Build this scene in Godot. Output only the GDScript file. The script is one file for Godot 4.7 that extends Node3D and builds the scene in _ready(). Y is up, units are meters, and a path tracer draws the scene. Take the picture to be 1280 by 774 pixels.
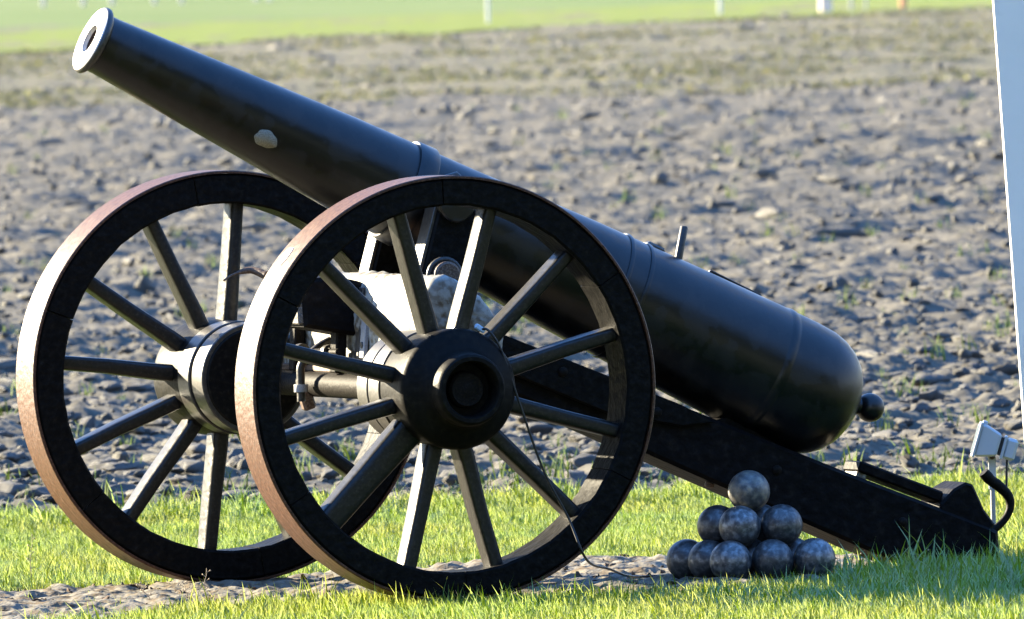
extends Node3D
# A field gun on a lawn beside ploughed land, seen through a long lens. Metres, y up.
# The gun's own axes: +x runs back along the trail, +z along the axle to the roadside wheel.

const TURN := 0.340339            # the gun's yaw, 19.5 degrees
const GUN_AT := Vector3(-0.4787, 0.0, -0.9044)
const WHEEL_R := 0.55
const TRACK := 0.905              # half the track, to the middle of the felloes

var M := {}
var rng := RandomNumberGenerator.new()
var used := {}

func _ready() -> void:
	rng.seed = 71
	camera_and_light()
	materials()
	build_ground()
	build_cannon()
	build_balls()
	build_floodlight()
	build_cable()
	build_post()
	build_far_things()
	build_added_trees()
	build_plants()
	build_mist()

# ------------------------------------------------------------------ camera, sky, sun
func camera_and_light() -> void:
	var cam := Camera3D.new()
	cam.name = "camera"
	add_child(cam)
	var pitch := atan(597.0 / 25100.0)
	var roll := deg_to_rad(1.5)
	cam.position = Vector3(0, 1.98, 51.7)
	cam.basis = Basis(Vector3.RIGHT, -pitch) * Basis(Vector3.BACK, -roll)
	cam.fov = 1.7668
	cam.near = 1.0
	cam.far = 6000.0
	var at := CameraAttributesPhysical.new()
	at.frustum_focal_length = 778.0
	at.frustum_focus_distance = 51.9
	at.frustum_near = 1.0
	at.frustum_far = 6000.0
	at.exposure_aperture = 26.0
	cam.attributes = at
	cam.fov = 1.7668
	cam.current = true

	var env := Environment.new()
	env.tonemap_mode = Environment.TONE_MAPPER_LINEAR
	env.tonemap_exposure = 7.4
	env.background_mode = Environment.BG_SKY
	var sm := ProceduralSkyMaterial.new()
	sm.sky_top_color = Color(0.36, 0.60, 0.94)
	sm.sky_horizon_color = Color(0.88, 0.92, 0.89)
	sm.sky_curve = 0.16
	sm.ground_bottom_color = Color(0.20, 0.20, 0.16)
	sm.ground_horizon_color = Color(0.45, 0.48, 0.45)
	sm.sun_angle_max = 12.0
	var sky := Sky.new()
	sky.sky_material = sm
	env.sky = sky
	env.background_energy_multiplier = 0.36
	env.volumetric_fog_enabled = true
	env.volumetric_fog_density = 0.0
	env.sdfgi_enabled = true
	env.ssao_enabled = true
	env.ssil_enabled = true
	var we := WorldEnvironment.new()
	we.name = "environment"
	we.environment = env
	add_child(we)

	# low sun ahead of the muzzle and beyond the gun
	var el := deg_to_rad(18.0)
	var off := deg_to_rad(52.0)
	var u := Vector3(-cos(TURN), 0, sin(TURN))
	var v := Vector3(sin(TURN), 0, cos(TURN))
	var s := (u * cos(off) - v * sin(off)) * cos(el) + Vector3.UP * sin(el)
	var sun := DirectionalLight3D.new()
	sun.name = "sun"
	add_child(sun)
	sun.look_at_from_position(s * 50.0, Vector3.ZERO)
	sun.light_energy = 1.6
	sun.light_color = Color(1.0, 0.94, 0.81)
	sun.light_angular_distance = 0.5
	sun.shadow_enabled = true

# ------------------------------------------------------------------ small helpers
func lin(r: float, g: float, b: float) -> Color:
	return Color(r, g, b).linear_to_srgb()

func noise(freq: float, octaves := 3, sd := 1, kind := FastNoiseLite.TYPE_SIMPLEX_SMOOTH) -> FastNoiseLite:
	var n := FastNoiseLite.new()
	n.noise_type = kind
	n.frequency = freq
	n.seed = sd
	n.fractal_octaves = octaves
	return n

func ramp(stops: Array) -> Gradient:
	var g := Gradient.new()
	var offs := PackedFloat32Array()
	var cols := PackedColorArray()
	for s in stops:
		offs.append(s[0])
		cols.append(s[1])
	g.offsets = offs
	g.colors = cols
	return g

func ntex(freq: float, octaves: int, sd: int, stops: Array, size := 512, kind := FastNoiseLite.TYPE_SIMPLEX_SMOOTH) -> NoiseTexture2D:
	var t := NoiseTexture2D.new()
	t.width = size
	t.height = size
	t.seamless = true
	t.noise = noise(freq, octaves, sd, kind)
	if stops.size() > 0:
		t.color_ramp = ramp(stops)
	return t

func grey(a: float) -> Color:
	return Color(a, a, a)

func mat(nm: String, col: Color, rough: float, tex: Texture2D = null, tile := 1.0, rough_tex: Texture2D = null, relief: Texture2D = null, relief_cm := 0.0, world := false) -> StandardMaterial3D:
	var m := StandardMaterial3D.new()
	m.resource_name = nm
	m.albedo_color = col
	m.roughness = rough
	if tex:
		m.albedo_texture = tex
	if rough_tex:
		m.roughness_texture = rough_tex
		m.roughness_texture_channel = BaseMaterial3D.TEXTURE_CHANNEL_RED
	if relief:
		m.heightmap_enabled = true
		m.heightmap_texture = relief
		m.heightmap_scale = relief_cm
	if tex or rough_tex or relief:
		m.uv1_triplanar = true
		m.uv1_world_triplanar = world
		m.uv1_scale = Vector3.ONE * tile
	M[nm] = m
	return m

func materials() -> void:
	var fine := ntex(0.02, 4, 5, [])
	var grain := ntex(0.012, 5, 9, [])
	# gun metal: black oil paint, chalky in blotches
	var paint_col := ntex(0.006, 5, 21, [[0.0, lin(0.0012, 0.0012, 0.0015)], [0.5, lin(0.0016, 0.0016, 0.002)], [0.53, lin(0.007, 0.007, 0.0078)], [1.0, lin(0.009, 0.009, 0.010)]], 1024)
	var paint_rough := ntex(0.006, 5, 21, [[0.0, grey(0.29)], [0.5, grey(0.31)], [0.53, grey(0.37)], [1.0, grey(0.40)]], 1024)
	var m := mat("barrel_paint", Color.WHITE, 1.0, paint_col, 1.6, paint_rough, fine, 0.06)
	m.metallic_specular = 0.46
	mat("muzzle_metal", Color.WHITE, 0.5, ntex(0.03, 4, 4, [[0.0, lin(0.42, 0.40, 0.37)], [0.6, lin(0.62, 0.6, 0.57)], [1.0, lin(0.66, 0.64, 0.62)]]), 3.0)
	mat("bore", lin(0.05, 0.03, 0.025), 0.8)
	# tarred, dew-wet wood
	var wood_col := ntex(0.02, 5, 33, [[0.0, lin(0.003, 0.003, 0.003)], [0.5, lin(0.006, 0.0055, 0.005)], [0.75, lin(0.009, 0.008, 0.007)], [1.0, lin(0.016, 0.014, 0.011)]], 512)
	mat("black_wood", Color.WHITE, 0.5, wood_col, 4.0, null, grain, 0.3).metallic_specular = 0.16
	mat("trail_wood", Color.WHITE, 0.55, ntex(0.015, 5, 37, [[0.0, lin(0.003, 0.003, 0.003)], [0.6, lin(0.006, 0.005, 0.005)], [1.0, lin(0.018, 0.015, 0.012)]]), 3.0, null, grain, 0.35).metallic_specular = 0.17
	mat("spoke_wood", Color.WHITE, 0.36, ntex(0.03, 5, 35, [[0.0, lin(0.004, 0.0035, 0.003)], [0.5, lin(0.008, 0.007, 0.006)], [0.75, lin(0.016, 0.013, 0.010)], [1.0, lin(0.045, 0.038, 0.027)]]), 5.0, null, grain, 0.10).metallic_specular = 0.42
	mat("rust_tyre", Color.WHITE, 0.5, ntex(0.03, 5, 41, [[0.0, lin(0.024, 0.009, 0.004)], [0.4, lin(0.052, 0.019, 0.008)], [0.55, lin(0.073, 0.028, 0.012)], [0.75, lin(0.095, 0.041, 0.02)], [0.92, lin(0.14, 0.073, 0.042)], [1.0, lin(0.22, 0.165, 0.12)]], 1024), 3.0, null, fine, 0.15).metallic_specular = 0.4
	mat("nave_paint", Color.WHITE, 0.5, ntex(0.02, 4, 43, [[0.0, lin(0.003, 0.003, 0.003)], [0.6, lin(0.007, 0.006, 0.005)], [1.0, lin(0.02, 0.017, 0.012)]]), 4.0, null, fine, 0.08).metallic_specular = 0.2
	mat("nave_band", Color.WHITE, 0.42, ntex(0.03, 4, 47, [[0.0, lin(0.008, 0.007, 0.006)], [0.5, lin(0.018, 0.015, 0.012)], [1.0, lin(0.07, 0.06, 0.05)]]), 4.0, null, fine, 0.04).metallic_specular = 0.6
	mat("white_wood", Color.WHITE, 0.6, ntex(0.02, 5, 51, [[0.0, lin(0.05, 0.035, 0.02)], [0.3, lin(0.12, 0.09, 0.055)], [0.42, lin(0.17, 0.155, 0.12)], [0.55, lin(0.26, 0.255, 0.22)], [1.0, lin(0.38, 0.40, 0.37)]], 1024), 1.6, null, grain, 0.15)
	mat("dark_iron", Color.WHITE, 0.45, ntex(0.04, 4, 53, [[0.0, lin(0.012, 0.011, 0.010)], [0.6, lin(0.03, 0.026, 0.022)], [1.0, lin(0.08, 0.06, 0.045)]]), 6.0, null, fine, 0.05)
	mat("axle_iron", Color.WHITE, 0.6, ntex(0.04, 5, 58, [[0.0, lin(0.004, 0.003, 0.003)], [0.6, lin(0.009, 0.007, 0.005)], [1.0, lin(0.03, 0.02, 0.014)]]), 6.0, null, fine, 0.1).metallic_specular = 0.2  # near black: the shade on the axle is put into its colour
	mat("lit_end_grain", Color.WHITE, 0.6, ntex(0.04, 5, 56, [[0.0, lin(0.02, 0.017, 0.014)], [0.5, lin(0.09, 0.08, 0.07)], [1.0, lin(0.22, 0.2, 0.18)]]), 8.0, null, grain, 0.2)  # grey end grain, made paler to carry the sun on that face
	mat("rusty_iron", Color.WHITE, 0.6, ntex(0.04, 5, 57, [[0.0, lin(0.04, 0.02, 0.012)], [0.5, lin(0.09, 0.05, 0.03)], [1.0, lin(0.22, 0.16, 0.11)]]), 6.0, null, fine, 0.1)
	mat("scar", Color.WHITE, 0.7, ntex(0.05, 4, 59, [[0.0, lin(0.03, 0.028, 0.02)], [0.35, lin(0.10, 0.095, 0.07)], [0.6, lin(0.26, 0.24, 0.18)], [1.0, lin(0.34, 0.32, 0.25)]]), 14.0)
	var ball_col := ntex(0.025, 5, 61, [[0.0, lin(0.05, 0.05, 0.052)], [0.5, lin(0.09, 0.09, 0.092)], [0.7, lin(0.16, 0.16, 0.16)], [1.0, lin(0.3, 0.3, 0.3)]], 1024)
	mat("ball_iron", Color.WHITE, 0.45, ball_col, 2.2, null, fine, 0.2).metallic = 0.75
	var ball_col2 := ntex(0.02, 5, 63, [[0.0, lin(0.04, 0.039, 0.038)], [0.4, lin(0.09, 0.089, 0.086)], [0.6, lin(0.16, 0.157, 0.15)], [0.7, lin(0.26, 0.23, 0.175)], [1.0, lin(0.28, 0.245, 0.18)]], 1024)
	mat("pale_ball_iron", Color.WHITE, 0.5, ball_col2, 1.8, null, fine, 0.2).metallic = 0.5
	mat("scuffed_ball_iron", Color.WHITE, 0.42, ntex(0.04, 5, 64, [[0.0, lin(0.06, 0.06, 0.062)], [0.45, lin(0.11, 0.11, 0.112)], [0.6, lin(0.24, 0.24, 0.24)], [1.0, lin(0.42, 0.42, 0.41)]], 1024), 1.3, null, fine, 0.25).metallic = 0.7
	mat("lamp_grey", lin(0.42, 0.45, 0.46), 0.4)
	mat("lamp_glass", lin(0.25, 0.3, 0.33), 0.1)
	mat("galvanised", Color.WHITE, 0.4, ntex(0.05, 3, 67, [[0.0, lin(0.2, 0.2, 0.2)], [1.0, lin(0.36, 0.36, 0.36)]]), 8.0)
	mat("rubber", lin(0.012, 0.012, 0.013), 0.5)
	mat("clip_plastic", lin(0.35, 0.5, 0.65), 0.3)
	mat("white_paint", Color.WHITE, 0.45, ntex(0.01, 5, 69, [[0.0, lin(0.80, 0.79, 0.70)], [0.8, lin(0.83, 0.82, 0.73)], [1.0, lin(0.74, 0.72, 0.63)]]), 1.0)
	# ground
	mat("lawn_soil", Color.WHITE, 0.95, ntex(0.02, 5, 71, [[0.0, lin(0.03, 0.04, 0.012)], [0.5, lin(0.06, 0.075, 0.022)], [1.0, lin(0.10, 0.10, 0.04)]]), 1.3, null, fine, 1.0, true)
	mat("soil", Color.WHITE, 0.85, ntex(0.015, 5, 73, [[0.0, lin(0.050, 0.044, 0.034)], [0.45, lin(0.088, 0.080, 0.063)], [0.75, lin(0.12, 0.11, 0.088)], [1.0, lin(0.165, 0.152, 0.124)]], 1024), 1.1, null, grain, 0.9, true).metallic_specular = 0.2
	mat("weedy_soil", Color.WHITE, 0.9, ntex(0.02, 5, 74, [[0.0, lin(0.055, 0.049, 0.038)], [0.45, lin(0.092, 0.082, 0.060)], [0.6, lin(0.11, 0.101, 0.062)], [0.75, lin(0.115, 0.116, 0.056)], [1.0, lin(0.14, 0.145, 0.06)]], 1024), 0.6, null, grain, 1.2, true).metallic_specular = 0.2
	mat("path_stone", Color.WHITE, 0.8, ntex(0.012, 5, 77, [[0.0, lin(0.05, 0.032, 0.018)], [0.34, lin(0.105, 0.078, 0.045)], [0.46, lin(0.135, 0.12, 0.09)], [1.0, lin(0.19, 0.175, 0.145)]], 1024), 1.4, null, grain, 1.5, true).metallic_specular = 0.25
	mat("meadow", Color.WHITE, 0.95, ntex(0.01, 5, 79, [[0.0, lin(0.085, 0.125, 0.042)], [0.5, lin(0.105, 0.145, 0.052)], [1.0, lin(0.135, 0.165, 0.068)]]), 0.05, null, null, 0.0, true).metallic_specular = 0.05
	mat("verge", Color.WHITE, 0.95, ntex(0.02, 5, 80, [[0.0, lin(0.10, 0.135, 0.03)], [1.0, lin(0.165, 0.19, 0.05)]]), 0.2, null, null, 0.0, true).metallic_specular = 0.05
	mat("country", Color.WHITE, 0.95, ntex(0.01, 5, 83, [[0.0, lin(0.05, 0.075, 0.025)], [1.0, lin(0.09, 0.115, 0.04)]]), 0.02, null, null, 0.0, true).metallic_specular = 0.05
	for g in [["grass_blade", 0.3, Color(0.9, 1.0, 0.35)], ["weed_leaf", 0.6, Color(0.7, 0.8, 0.3)]]:
		var gm := mat(g[0], Color.WHITE, g[1])
		gm.vertex_color_use_as_albedo = true
		gm.metallic_specular = 0.62
		gm.backlight_enabled = true
		gm.backlight = lin(0.6, 0.7, 0.08)
	mat("clod", Color.WHITE, 0.75, ntex(0.03, 4, 87, [[0.0, lin(0.62, 0.62, 0.62)], [1.0, lin(1, 1, 1)]]), 8.0, null, fine, 0.4).vertex_color_use_as_albedo = true
	mat("tree_leaf", lin(0.022, 0.036, 0.012), 0.7)
	mat("tree_bark", lin(0.06, 0.05, 0.04), 0.9)
	mat("dry_stem", lin(0.32, 0.24, 0.15), 0.7)
	mat("moss_crumb", lin(0.24, 0.12, 0.05), 0.9)
	mat("far_white", lin(0.5, 0.5, 0.48), 0.6)
	mat("far_grey", lin(0.3, 0.31, 0.3), 0.7)
	mat("far_pink", lin(0.62, 0.5, 0.45), 0.7)
	mat("far_orange", lin(0.5, 0.2, 0.08), 0.7)

func new_st() -> SurfaceTool:
	var st := SurfaceTool.new()
	st.begin(Mesh.PRIMITIVE_TRIANGLES)
	st.set_smooth_group(-1)
	return st

# a flat polygon turned so that its front looks towards `out`
func face(st: SurfaceTool, p: Array, out: Vector3) -> void:
	var n := Vector3.ZERO
	for i in range(1, p.size() - 1):
		n += (p[i] - p[0]).cross(p[i + 1] - p[0])
	var ccw := n.dot(out) > 0.0
	for i in range(1, p.size() - 1):
		st.add_vertex(p[0])
		if ccw:
			st.add_vertex(p[i + 1])
			st.add_vertex(p[i])
		else:
			st.add_vertex(p[i])
			st.add_vertex(p[i + 1])

func finish(st: SurfaceTool) -> ArrayMesh:
	st.generate_normals()
	return st.commit()

func part(nm: String, mesh: Mesh, m: String, parent: Node) -> MeshInstance3D:
	var o := MeshInstance3D.new()
	o.name = nm
	o.mesh = mesh
	o.material_override = M[m]
	parent.add_child(o, true)
	return o

func numbered(nm: String) -> String:
	if not used.has(nm):
		used[nm] = 0
		return nm
	used[nm] += 1
	return "%s_%03d" % [nm, used[nm]]

func tag(o: Node, label: String, category: String, group := "") -> void:
	o.set_meta("label", label)
	o.set_meta("category", category)
	if group != "":
		o.set_meta("group", group)

func thing(nm: String, label: String, category: String, at := Vector3.ZERO, turn := 0.0, group := "") -> Node3D:
	var o := Node3D.new()
	o.name = numbered(nm)
	add_child(o)
	o.position = at
	o.rotation.y = turn
	tag(o, label, category, group)
	return o

# chamfered box
func cbox(st: SurfaceTool, c: Vector3, size: Vector3, bv := 0.004, b := Basis()) -> void:
	var h := size * 0.5
	var pt := func(s: Vector3, k: int) -> Vector3:
		var q := Vector3.ZERO
		for j in 3:
			q[j] = s[j] * (h[j] if j == k else h[j] - bv)
		return c + b * q
	var sg := [-1.0, 1.0]
	for k in 3:
		var i: int = (k + 1) % 3
		var j: int = (k + 2) % 3
		for s in sg:
			var ring := []
			for q in [[-1, -1], [1, -1], [1, 1], [-1, 1]]:
				var e := Vector3.ZERO
				e[k] = s
				e[i] = q[0]
				e[j] = q[1]
				ring.append(pt.call(e, k))
			var o := Vector3.ZERO
			o[k] = s
			face(st, ring, b * o)
		for s in sg:
			for t in sg:
				var e1 := Vector3.ZERO
				e1[i] = s
				e1[j] = t
				var e2 := e1
				e1[k] = -1.0
				e2[k] = 1.0
				var o2 := e1
				o2[k] = 0.0
				face(st, [pt.call(e1, i), pt.call(e2, i), pt.call(e2, j), pt.call(e1, j)], b * o2)
	for x in sg:
		for y in sg:
			for z in sg:
				var e := Vector3(x, y, z)
				face(st, [pt.call(e, 0), pt.call(e, 1), pt.call(e, 2)], b * e)

func box_mesh(c: Vector3, size: Vector3, bv := 0.004, b := Basis()) -> ArrayMesh:
	var st := new_st()
	cbox(st, c, size, bv, b)
	return finish(st)

# turned shape: profile of (along, radius); axis runs along `dir` from `at`
func lathe(st: SurfaceTool, prof: Array, at: Vector3, dir: Vector3, segs := 48, wob := 0.0) -> void:
	var d := dir.normalized()
	var a := d.cross(Vector3.UP if absf(d.y) < 0.9 else Vector3.RIGHT).normalized()
	var b := d.cross(a)
	var grp := 1
	for i in range(prof.size() - 1):
		if i > 0:
			var d0: Vector2 = (prof[i] - prof[i - 1]).normalized()
			var d1: Vector2 = (prof[i + 1] - prof[i]).normalized()
			if d0.dot(d1) < 0.8:
				grp += 1
		st.set_smooth_group(grp)
		var p0: Vector2 = prof[i]
		var p1: Vector2 = prof[i + 1]
		var pd := p1 - p0
		for k in segs:
			var t0 := TAU * k / segs
			var t1 := TAU * (k + 1) / segs
			if k == segs - 1:
				t1 = 0.0
			var c0 := a * cos(t0) + b * sin(t0)
			var c1 := a * cos(t1) + b * sin(t1)
			var out := (c0 + c1) * pd.x - d * pd.y * 2.0
			var q := [at + d * p0.x + c0 * p0.y, at + d * p1.x + c0 * p1.y, at + d * p1.x + c1 * p1.y, at + d * p0.x + c1 * p0.y]
			if p0.y < 1e-5:
				face(st, [q[0], q[1], q[2]], out)
			elif p1.y < 1e-5:
				face(st, [q[0], q[1], q[3]], out)
			else:
				face(st, q, out)
	st.set_smooth_group(-1)

func lathe_mesh(prof: Array, at: Vector3, dir: Vector3, segs := 48) -> ArrayMesh:
	var st := new_st()
	lathe(st, prof, at, dir, segs)
	return finish(st)

# round bar along a path
func tube(st: SurfaceTool, path: Array, radii: Array, sides := 8) -> void:
	var rings := []
	var side := Vector3.ZERO
	for i in path.size():
		var p: Vector3 = path[i]
		var t: Vector3 = (path[mini(i + 1, path.size() - 1)] - path[maxi(i - 1, 0)]).normalized()
		if i == 0:
			side = t.cross(Vector3.UP if absf(t.y) < 0.9 else Vector3.RIGHT).normalized()
		side = (side - t * side.dot(t)).normalized()
		var up := t.cross(side)
		var r: float = radii[mini(i, radii.size() - 1)]
		var ring := []
		for k in sides:
			var a := TAU * k / sides
			ring.append(p + (side * cos(a) + up * sin(a)) * r)
		rings.append(ring)
	st.set_smooth_group(1)
	for i in range(path.size() - 1):
		for k in sides:
			var l := (k + 1) % sides
			face(st, [rings[i][k], rings[i + 1][k], rings[i + 1][l], rings[i][l]], rings[i][k] + rings[i][l] - path[i] * 2.0)
	st.set_smooth_group(2)
	face(st, rings[0], path[0] - path[1])
	face(st, rings[-1], path[-1] - path[-2])
	st.set_smooth_group(-1)

func tube_mesh(path: Array, radii: Array, sides := 8) -> ArrayMesh:
	var st := new_st()
	tube(st, path, radii, sides)
	return finish(st)

func smooth_path(p: Array, per := 6) -> Array:
	var out := []
	for i in range(p.size() - 1):
		var a: Vector3 = p[maxi(i - 1, 0)]
		var d: Vector3 = p[mini(i + 2, p.size() - 1)]
		for k in per:
			out.append(p[i].cubic_interpolate(p[i + 1], a, d, float(k) / per))
	out.append(p[-1])
	return out

# outline in x-y pushed out along z, with chamfered rims
func prism(st: SurfaceTool, poly: Array, z0: float, z1: float, bv := 0.005) -> void:
	var n := poly.size()
	var area := 0.0
	for i in n:
		area += poly[i].cross(poly[(i + 1) % n])
	var sgn := 1.0 if area > 0.0 else -1.0
	var inn := PackedVector2Array()
	for i in n:
		var d0: Vector2 = (poly[i] - poly[(i + n - 1) % n]).normalized()
		var d1: Vector2 = (poly[(i + 1) % n] - poly[i]).normalized()
		var n0 := Vector2(-d0.y, d0.x) * sgn
		var n1 := Vector2(-d1.y, d1.x) * sgn
		var m := (n0 + n1).normalized()
		inn.append(poly[i] + m * bv / maxf(0.4, m.dot(n0)))
	for i in n:
		var j := (i + 1) % n
		var e: Vector2 = poly[j] - poly[i]
		var o := Vector3(e.y, -e.x, 0) * sgn
		var a: Vector2 = poly[i]
		var b: Vector2 = poly[j]
		face(st, [Vector3(a.x, a.y, z0 + bv), Vector3(b.x, b.y, z0 + bv), Vector3(b.x, b.y, z1 - bv), Vector3(a.x, a.y, z1 - bv)], o)
		for s in [[z0, z0 + bv, -1.0], [z1, z1 - bv, 1.0]]:
			face(st, [Vector3(a.x, a.y, s[1]), Vector3(b.x, b.y, s[1]), Vector3(inn[j].x, inn[j].y, s[0]), Vector3(inn[i].x, inn[i].y, s[0])], o.normalized() + Vector3(0, 0, s[2]))
	var tri := Geometry2D.triangulate_polygon(inn)
	for k in range(0, tri.size(), 3):
		for s in [[z0, -1.0], [z1, 1.0]]:
			var f := []
			for q in 3:
				f.append(Vector3(inn[tri[k + q]].x, inn[tri[k + q]].y, s[0]))
			face(st, f, Vector3(0, 0, s[1]))

func prism_mesh(poly: Array, z0: float, z1: float, bv := 0.005) -> ArrayMesh:
	var st := new_st()
	prism(st, poly, z0, z1, bv)
	return finish(st)

# a beam with a hewn, uneven surface: the outline resampled, pushed about by noise and rounded off at the ends
func rough_beam(poly: Array, z0: float, z1: float) -> ArrayMesh:
	var ns := noise(9.0, 3, 133)
	var ring := []
	var c := Vector2.ZERO
	for p in poly:
		c += p / poly.size()
	for i in poly.size():
		var a: Vector2 = poly[i]
		var b: Vector2 = poly[(i + 1) % poly.size()]
		var n := maxi(1, int(a.distance_to(b) / 0.014))
		for k in n:
			ring.append(a.lerp(b, float(k) / n))
	var rows := []
	var slices := 70
	for j in slices + 1:
		var z := lerpf(z0, z1, float(j) / slices)
		var e := minf(z - z0, z1 - z)
		var inset := 0.020 * pow(maxf(0.0, 1.0 - e / 0.03), 2.0)
		var row := []
		for p in ring:
			var d: Vector2 = (p - c).normalized()
			var q: Vector2 = p + d * (0.011 * ns.get_noise_3d(p.x, p.y, z) + 0.005 * ns.get_noise_3d(p.x * 3.0, p.y * 3.0, z * 3.0) - inset)
			row.append(Vector3(q.x, q.y, z))
		rows.append(row)
	var st := new_st()
	st.set_smooth_group(1)
	for j in slices:
		for k in ring.size():
			var l := (k + 1) % ring.size()
			face(st, [rows[j][k], rows[j + 1][k], rows[j + 1][l], rows[j][l]], rows[j][k] - Vector3(c.x, c.y, rows[j][k].z))
	for e in [[0, z0, -1.0], [slices, z1, 1.0]]:
		for k in ring.size():
			var l := (k + 1) % ring.size()
			var m := Vector3(c.x, c.y, e[1] + 0.006 * e[2])
			var a: Vector3 = rows[e[0]][k]
			var b: Vector3 = rows[e[0]][l]
			var a2 := a.lerp(m, 0.5) + Vector3(0, 0, 0.012 * ns.get_noise_3d(a.x, a.y, 5.0))
			var b2 := b.lerp(m, 0.5) + Vector3(0, 0, 0.012 * ns.get_noise_3d(b.x, b.y, 5.0))
			face(st, [a, b, b2, a2], Vector3(0, 0, e[2]))
			face(st, [a2, b2, m], Vector3(0, 0, e[2]))
	return finish(st)

# eight-sided section swept through a list of [centre, side, up, half width, half height, chamfer]
func loft_mesh(secs: Array) -> ArrayMesh:
	var st := new_st()
	var rings := []
	for s in secs:
		var w: float = s[3]
		var h: float = s[4]
		var c: float = s[5]
		var ring := []
		for q in [[w - c, h], [w, h - c], [w, -h + c], [w - c, -h], [-w + c, -h], [-w, -h + c], [-w, h - c], [-w + c, h]]:
			ring.append(s[0] + s[1] * q[0] + s[2] * q[1])
		rings.append(ring)
	for k in 8:
		st.set_smooth_group(k + 1)
		for i in range(secs.size() - 1):
			var l := (k + 1) % 8
			face(st, [rings[i][k], rings[i + 1][k], rings[i + 1][l], rings[i][l]], rings[i][k] + rings[i][l] - secs[i][0] * 2.0)
	st.set_smooth_group(20)
	face(st, rings[0], secs[0][0] - secs[1][0])
	face(st, rings[-1], secs[-1][0] - secs[-2][0])
	return finish(st)

# the same, with a rounded-square section
func round_loft(secs: Array) -> ArrayMesh:
	var st := new_st()
	var rings := []
	var n := 20
	for s in secs:
		var ring := []
		for k in n:
			var a := TAU * (k + 0.5) / n
			var c := cos(a)
			var d := sin(a)
			ring.append(s[0] + s[1] * (s[3] * signf(c) * pow(absf(c), 0.42)) + s[2] * (s[4] * signf(d) * pow(absf(d), 0.42)))
		rings.append(ring)
	st.set_smooth_group(1)
	for k in n:
		for i in range(secs.size() - 1):
			var l := (k + 1) % n
			face(st, [rings[i][k], rings[i + 1][k], rings[i + 1][l], rings[i][l]], rings[i][k] + rings[i][l] - secs[i][0] * 2.0)
	st.set_smooth_group(20)
	face(st, rings[0], secs[0][0] - secs[1][0])
	face(st, rings[-1], secs[-1][0] - secs[-2][0])
	return finish(st)

# ------------------------------------------------------------------ ground, path, field
func sheet(nm: String, xs: Array, zs: Array, hf: Callable, m: String, parent: Node) -> MeshInstance3D:
	# grid whose side edges may widen with z: xs = [half width at first z, at last z, columns], zs = [first, last, rows]
	var cols: int = xs[2]
	var rows: int = zs[2]
	var vs := PackedVector3Array()
	var ns := PackedVector3Array()
	var ids := PackedInt32Array()
	vs.resize((cols + 1) * (rows + 1))
	ns.resize(vs.size())
	for j in rows + 1:
		var t := float(j) / rows
		var z := lerpf(zs[0], zs[1], t)
		var hw := lerpf(xs[0], xs[1], t)
		for i in cols + 1:
			var x := lerpf(-hw, hw, float(i) / cols)
			vs[j * (cols + 1) + i] = Vector3(x, hf.call(x, z), z)
	for j in rows + 1:
		for i in cols + 1:
			var a := vs[j * (cols + 1) + mini(i + 1, cols)] - vs[j * (cols + 1) + maxi(i - 1, 0)]
			var b := vs[mini(j + 1, rows) * (cols + 1) + i] - vs[maxi(j - 1, 0) * (cols + 1) + i]
			var n := a.cross(b).normalized()
			ns[j * (cols + 1) + i] = n if n.y > 0.0 else -n
	for j in rows:
		for i in cols:
			var a := j * (cols + 1) + i
			var c := a + cols + 1
			if zs[1] < zs[0]:
				ids.append_array(PackedInt32Array([a, c, a + 1, a + 1, c, c + 1]))
			else:
				ids.append_array(PackedInt32Array([a, a + 1, c, a + 1, c + 1, c]))
	var arr := []
	arr.resize(Mesh.ARRAY_MAX)
	arr[Mesh.ARRAY_VERTEX] = vs
	arr[Mesh.ARRAY_NORMAL] = ns
	arr[Mesh.ARRAY_INDEX] = ids
	var me := ArrayMesh.new()
	me.add_surface_from_arrays(Mesh.PRIMITIVE_TRIANGLES, arr)
	return part(nm, me, m, parent)

func struct_mark(o: Node, label := "", category := "") -> void:
	o.set_meta("kind", "structure")
	if label != "":
		o.set_meta("label", label)
		o.set_meta("category", category)

const PATH := [Vector2(-3.0, -1.2), Vector2(-1.9, -1.35), Vector2(-1.37, -1.5), Vector2(-0.9, -1.9), Vector2(-0.47, -2.25), Vector2(0.0, -2.9), Vector2(0.5, -2.85), Vector2(1.0, -2.3), Vector2(1.12, -1.6), Vector2(0.8, -0.75), Vector2(0.45, -0.3), Vector2(0.1, -0.12), Vector2(-0.3, -0.35), Vector2(-0.75, -0.1), Vector2(-1.1, 0.5), Vector2(-1.45, 1.3), Vector2(-3.0, 2.2)]

var n_big: FastNoiseLite
var n_mid: FastNoiseLite
var n_fine: FastNoiseLite
var n_hump: FastNoiseLite
var n_lump: FastNoiseLite
var path_poly: PackedVector2Array

func path_depth(x: float, z: float) -> float:
	# metres inside (+) or outside (-) of the bare strip, with a ragged edge
	var p := Vector2(x + n_fine.get_noise_2d(x * 3.0, z * 3.0) * 0.12, z + n_fine.get_noise_2d(z * 3.0 + 40.0, x * 3.0) * 0.2)
	var best := 1e9
	for i in path_poly.size():
		var q := Geometry2D.get_closest_point_to_segment(p, path_poly[i], path_poly[(i + 1) % path_poly.size()])
		best = minf(best, p.distance_to(q))
	return best if Geometry2D.is_point_in_polygon(p, path_poly) else -best

func field_edge(x: float) -> float:
	return -7.75 - 0.27 * x + 0.35 * n_fine.get_noise_2d(x * 2.0, 7.0)

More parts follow.
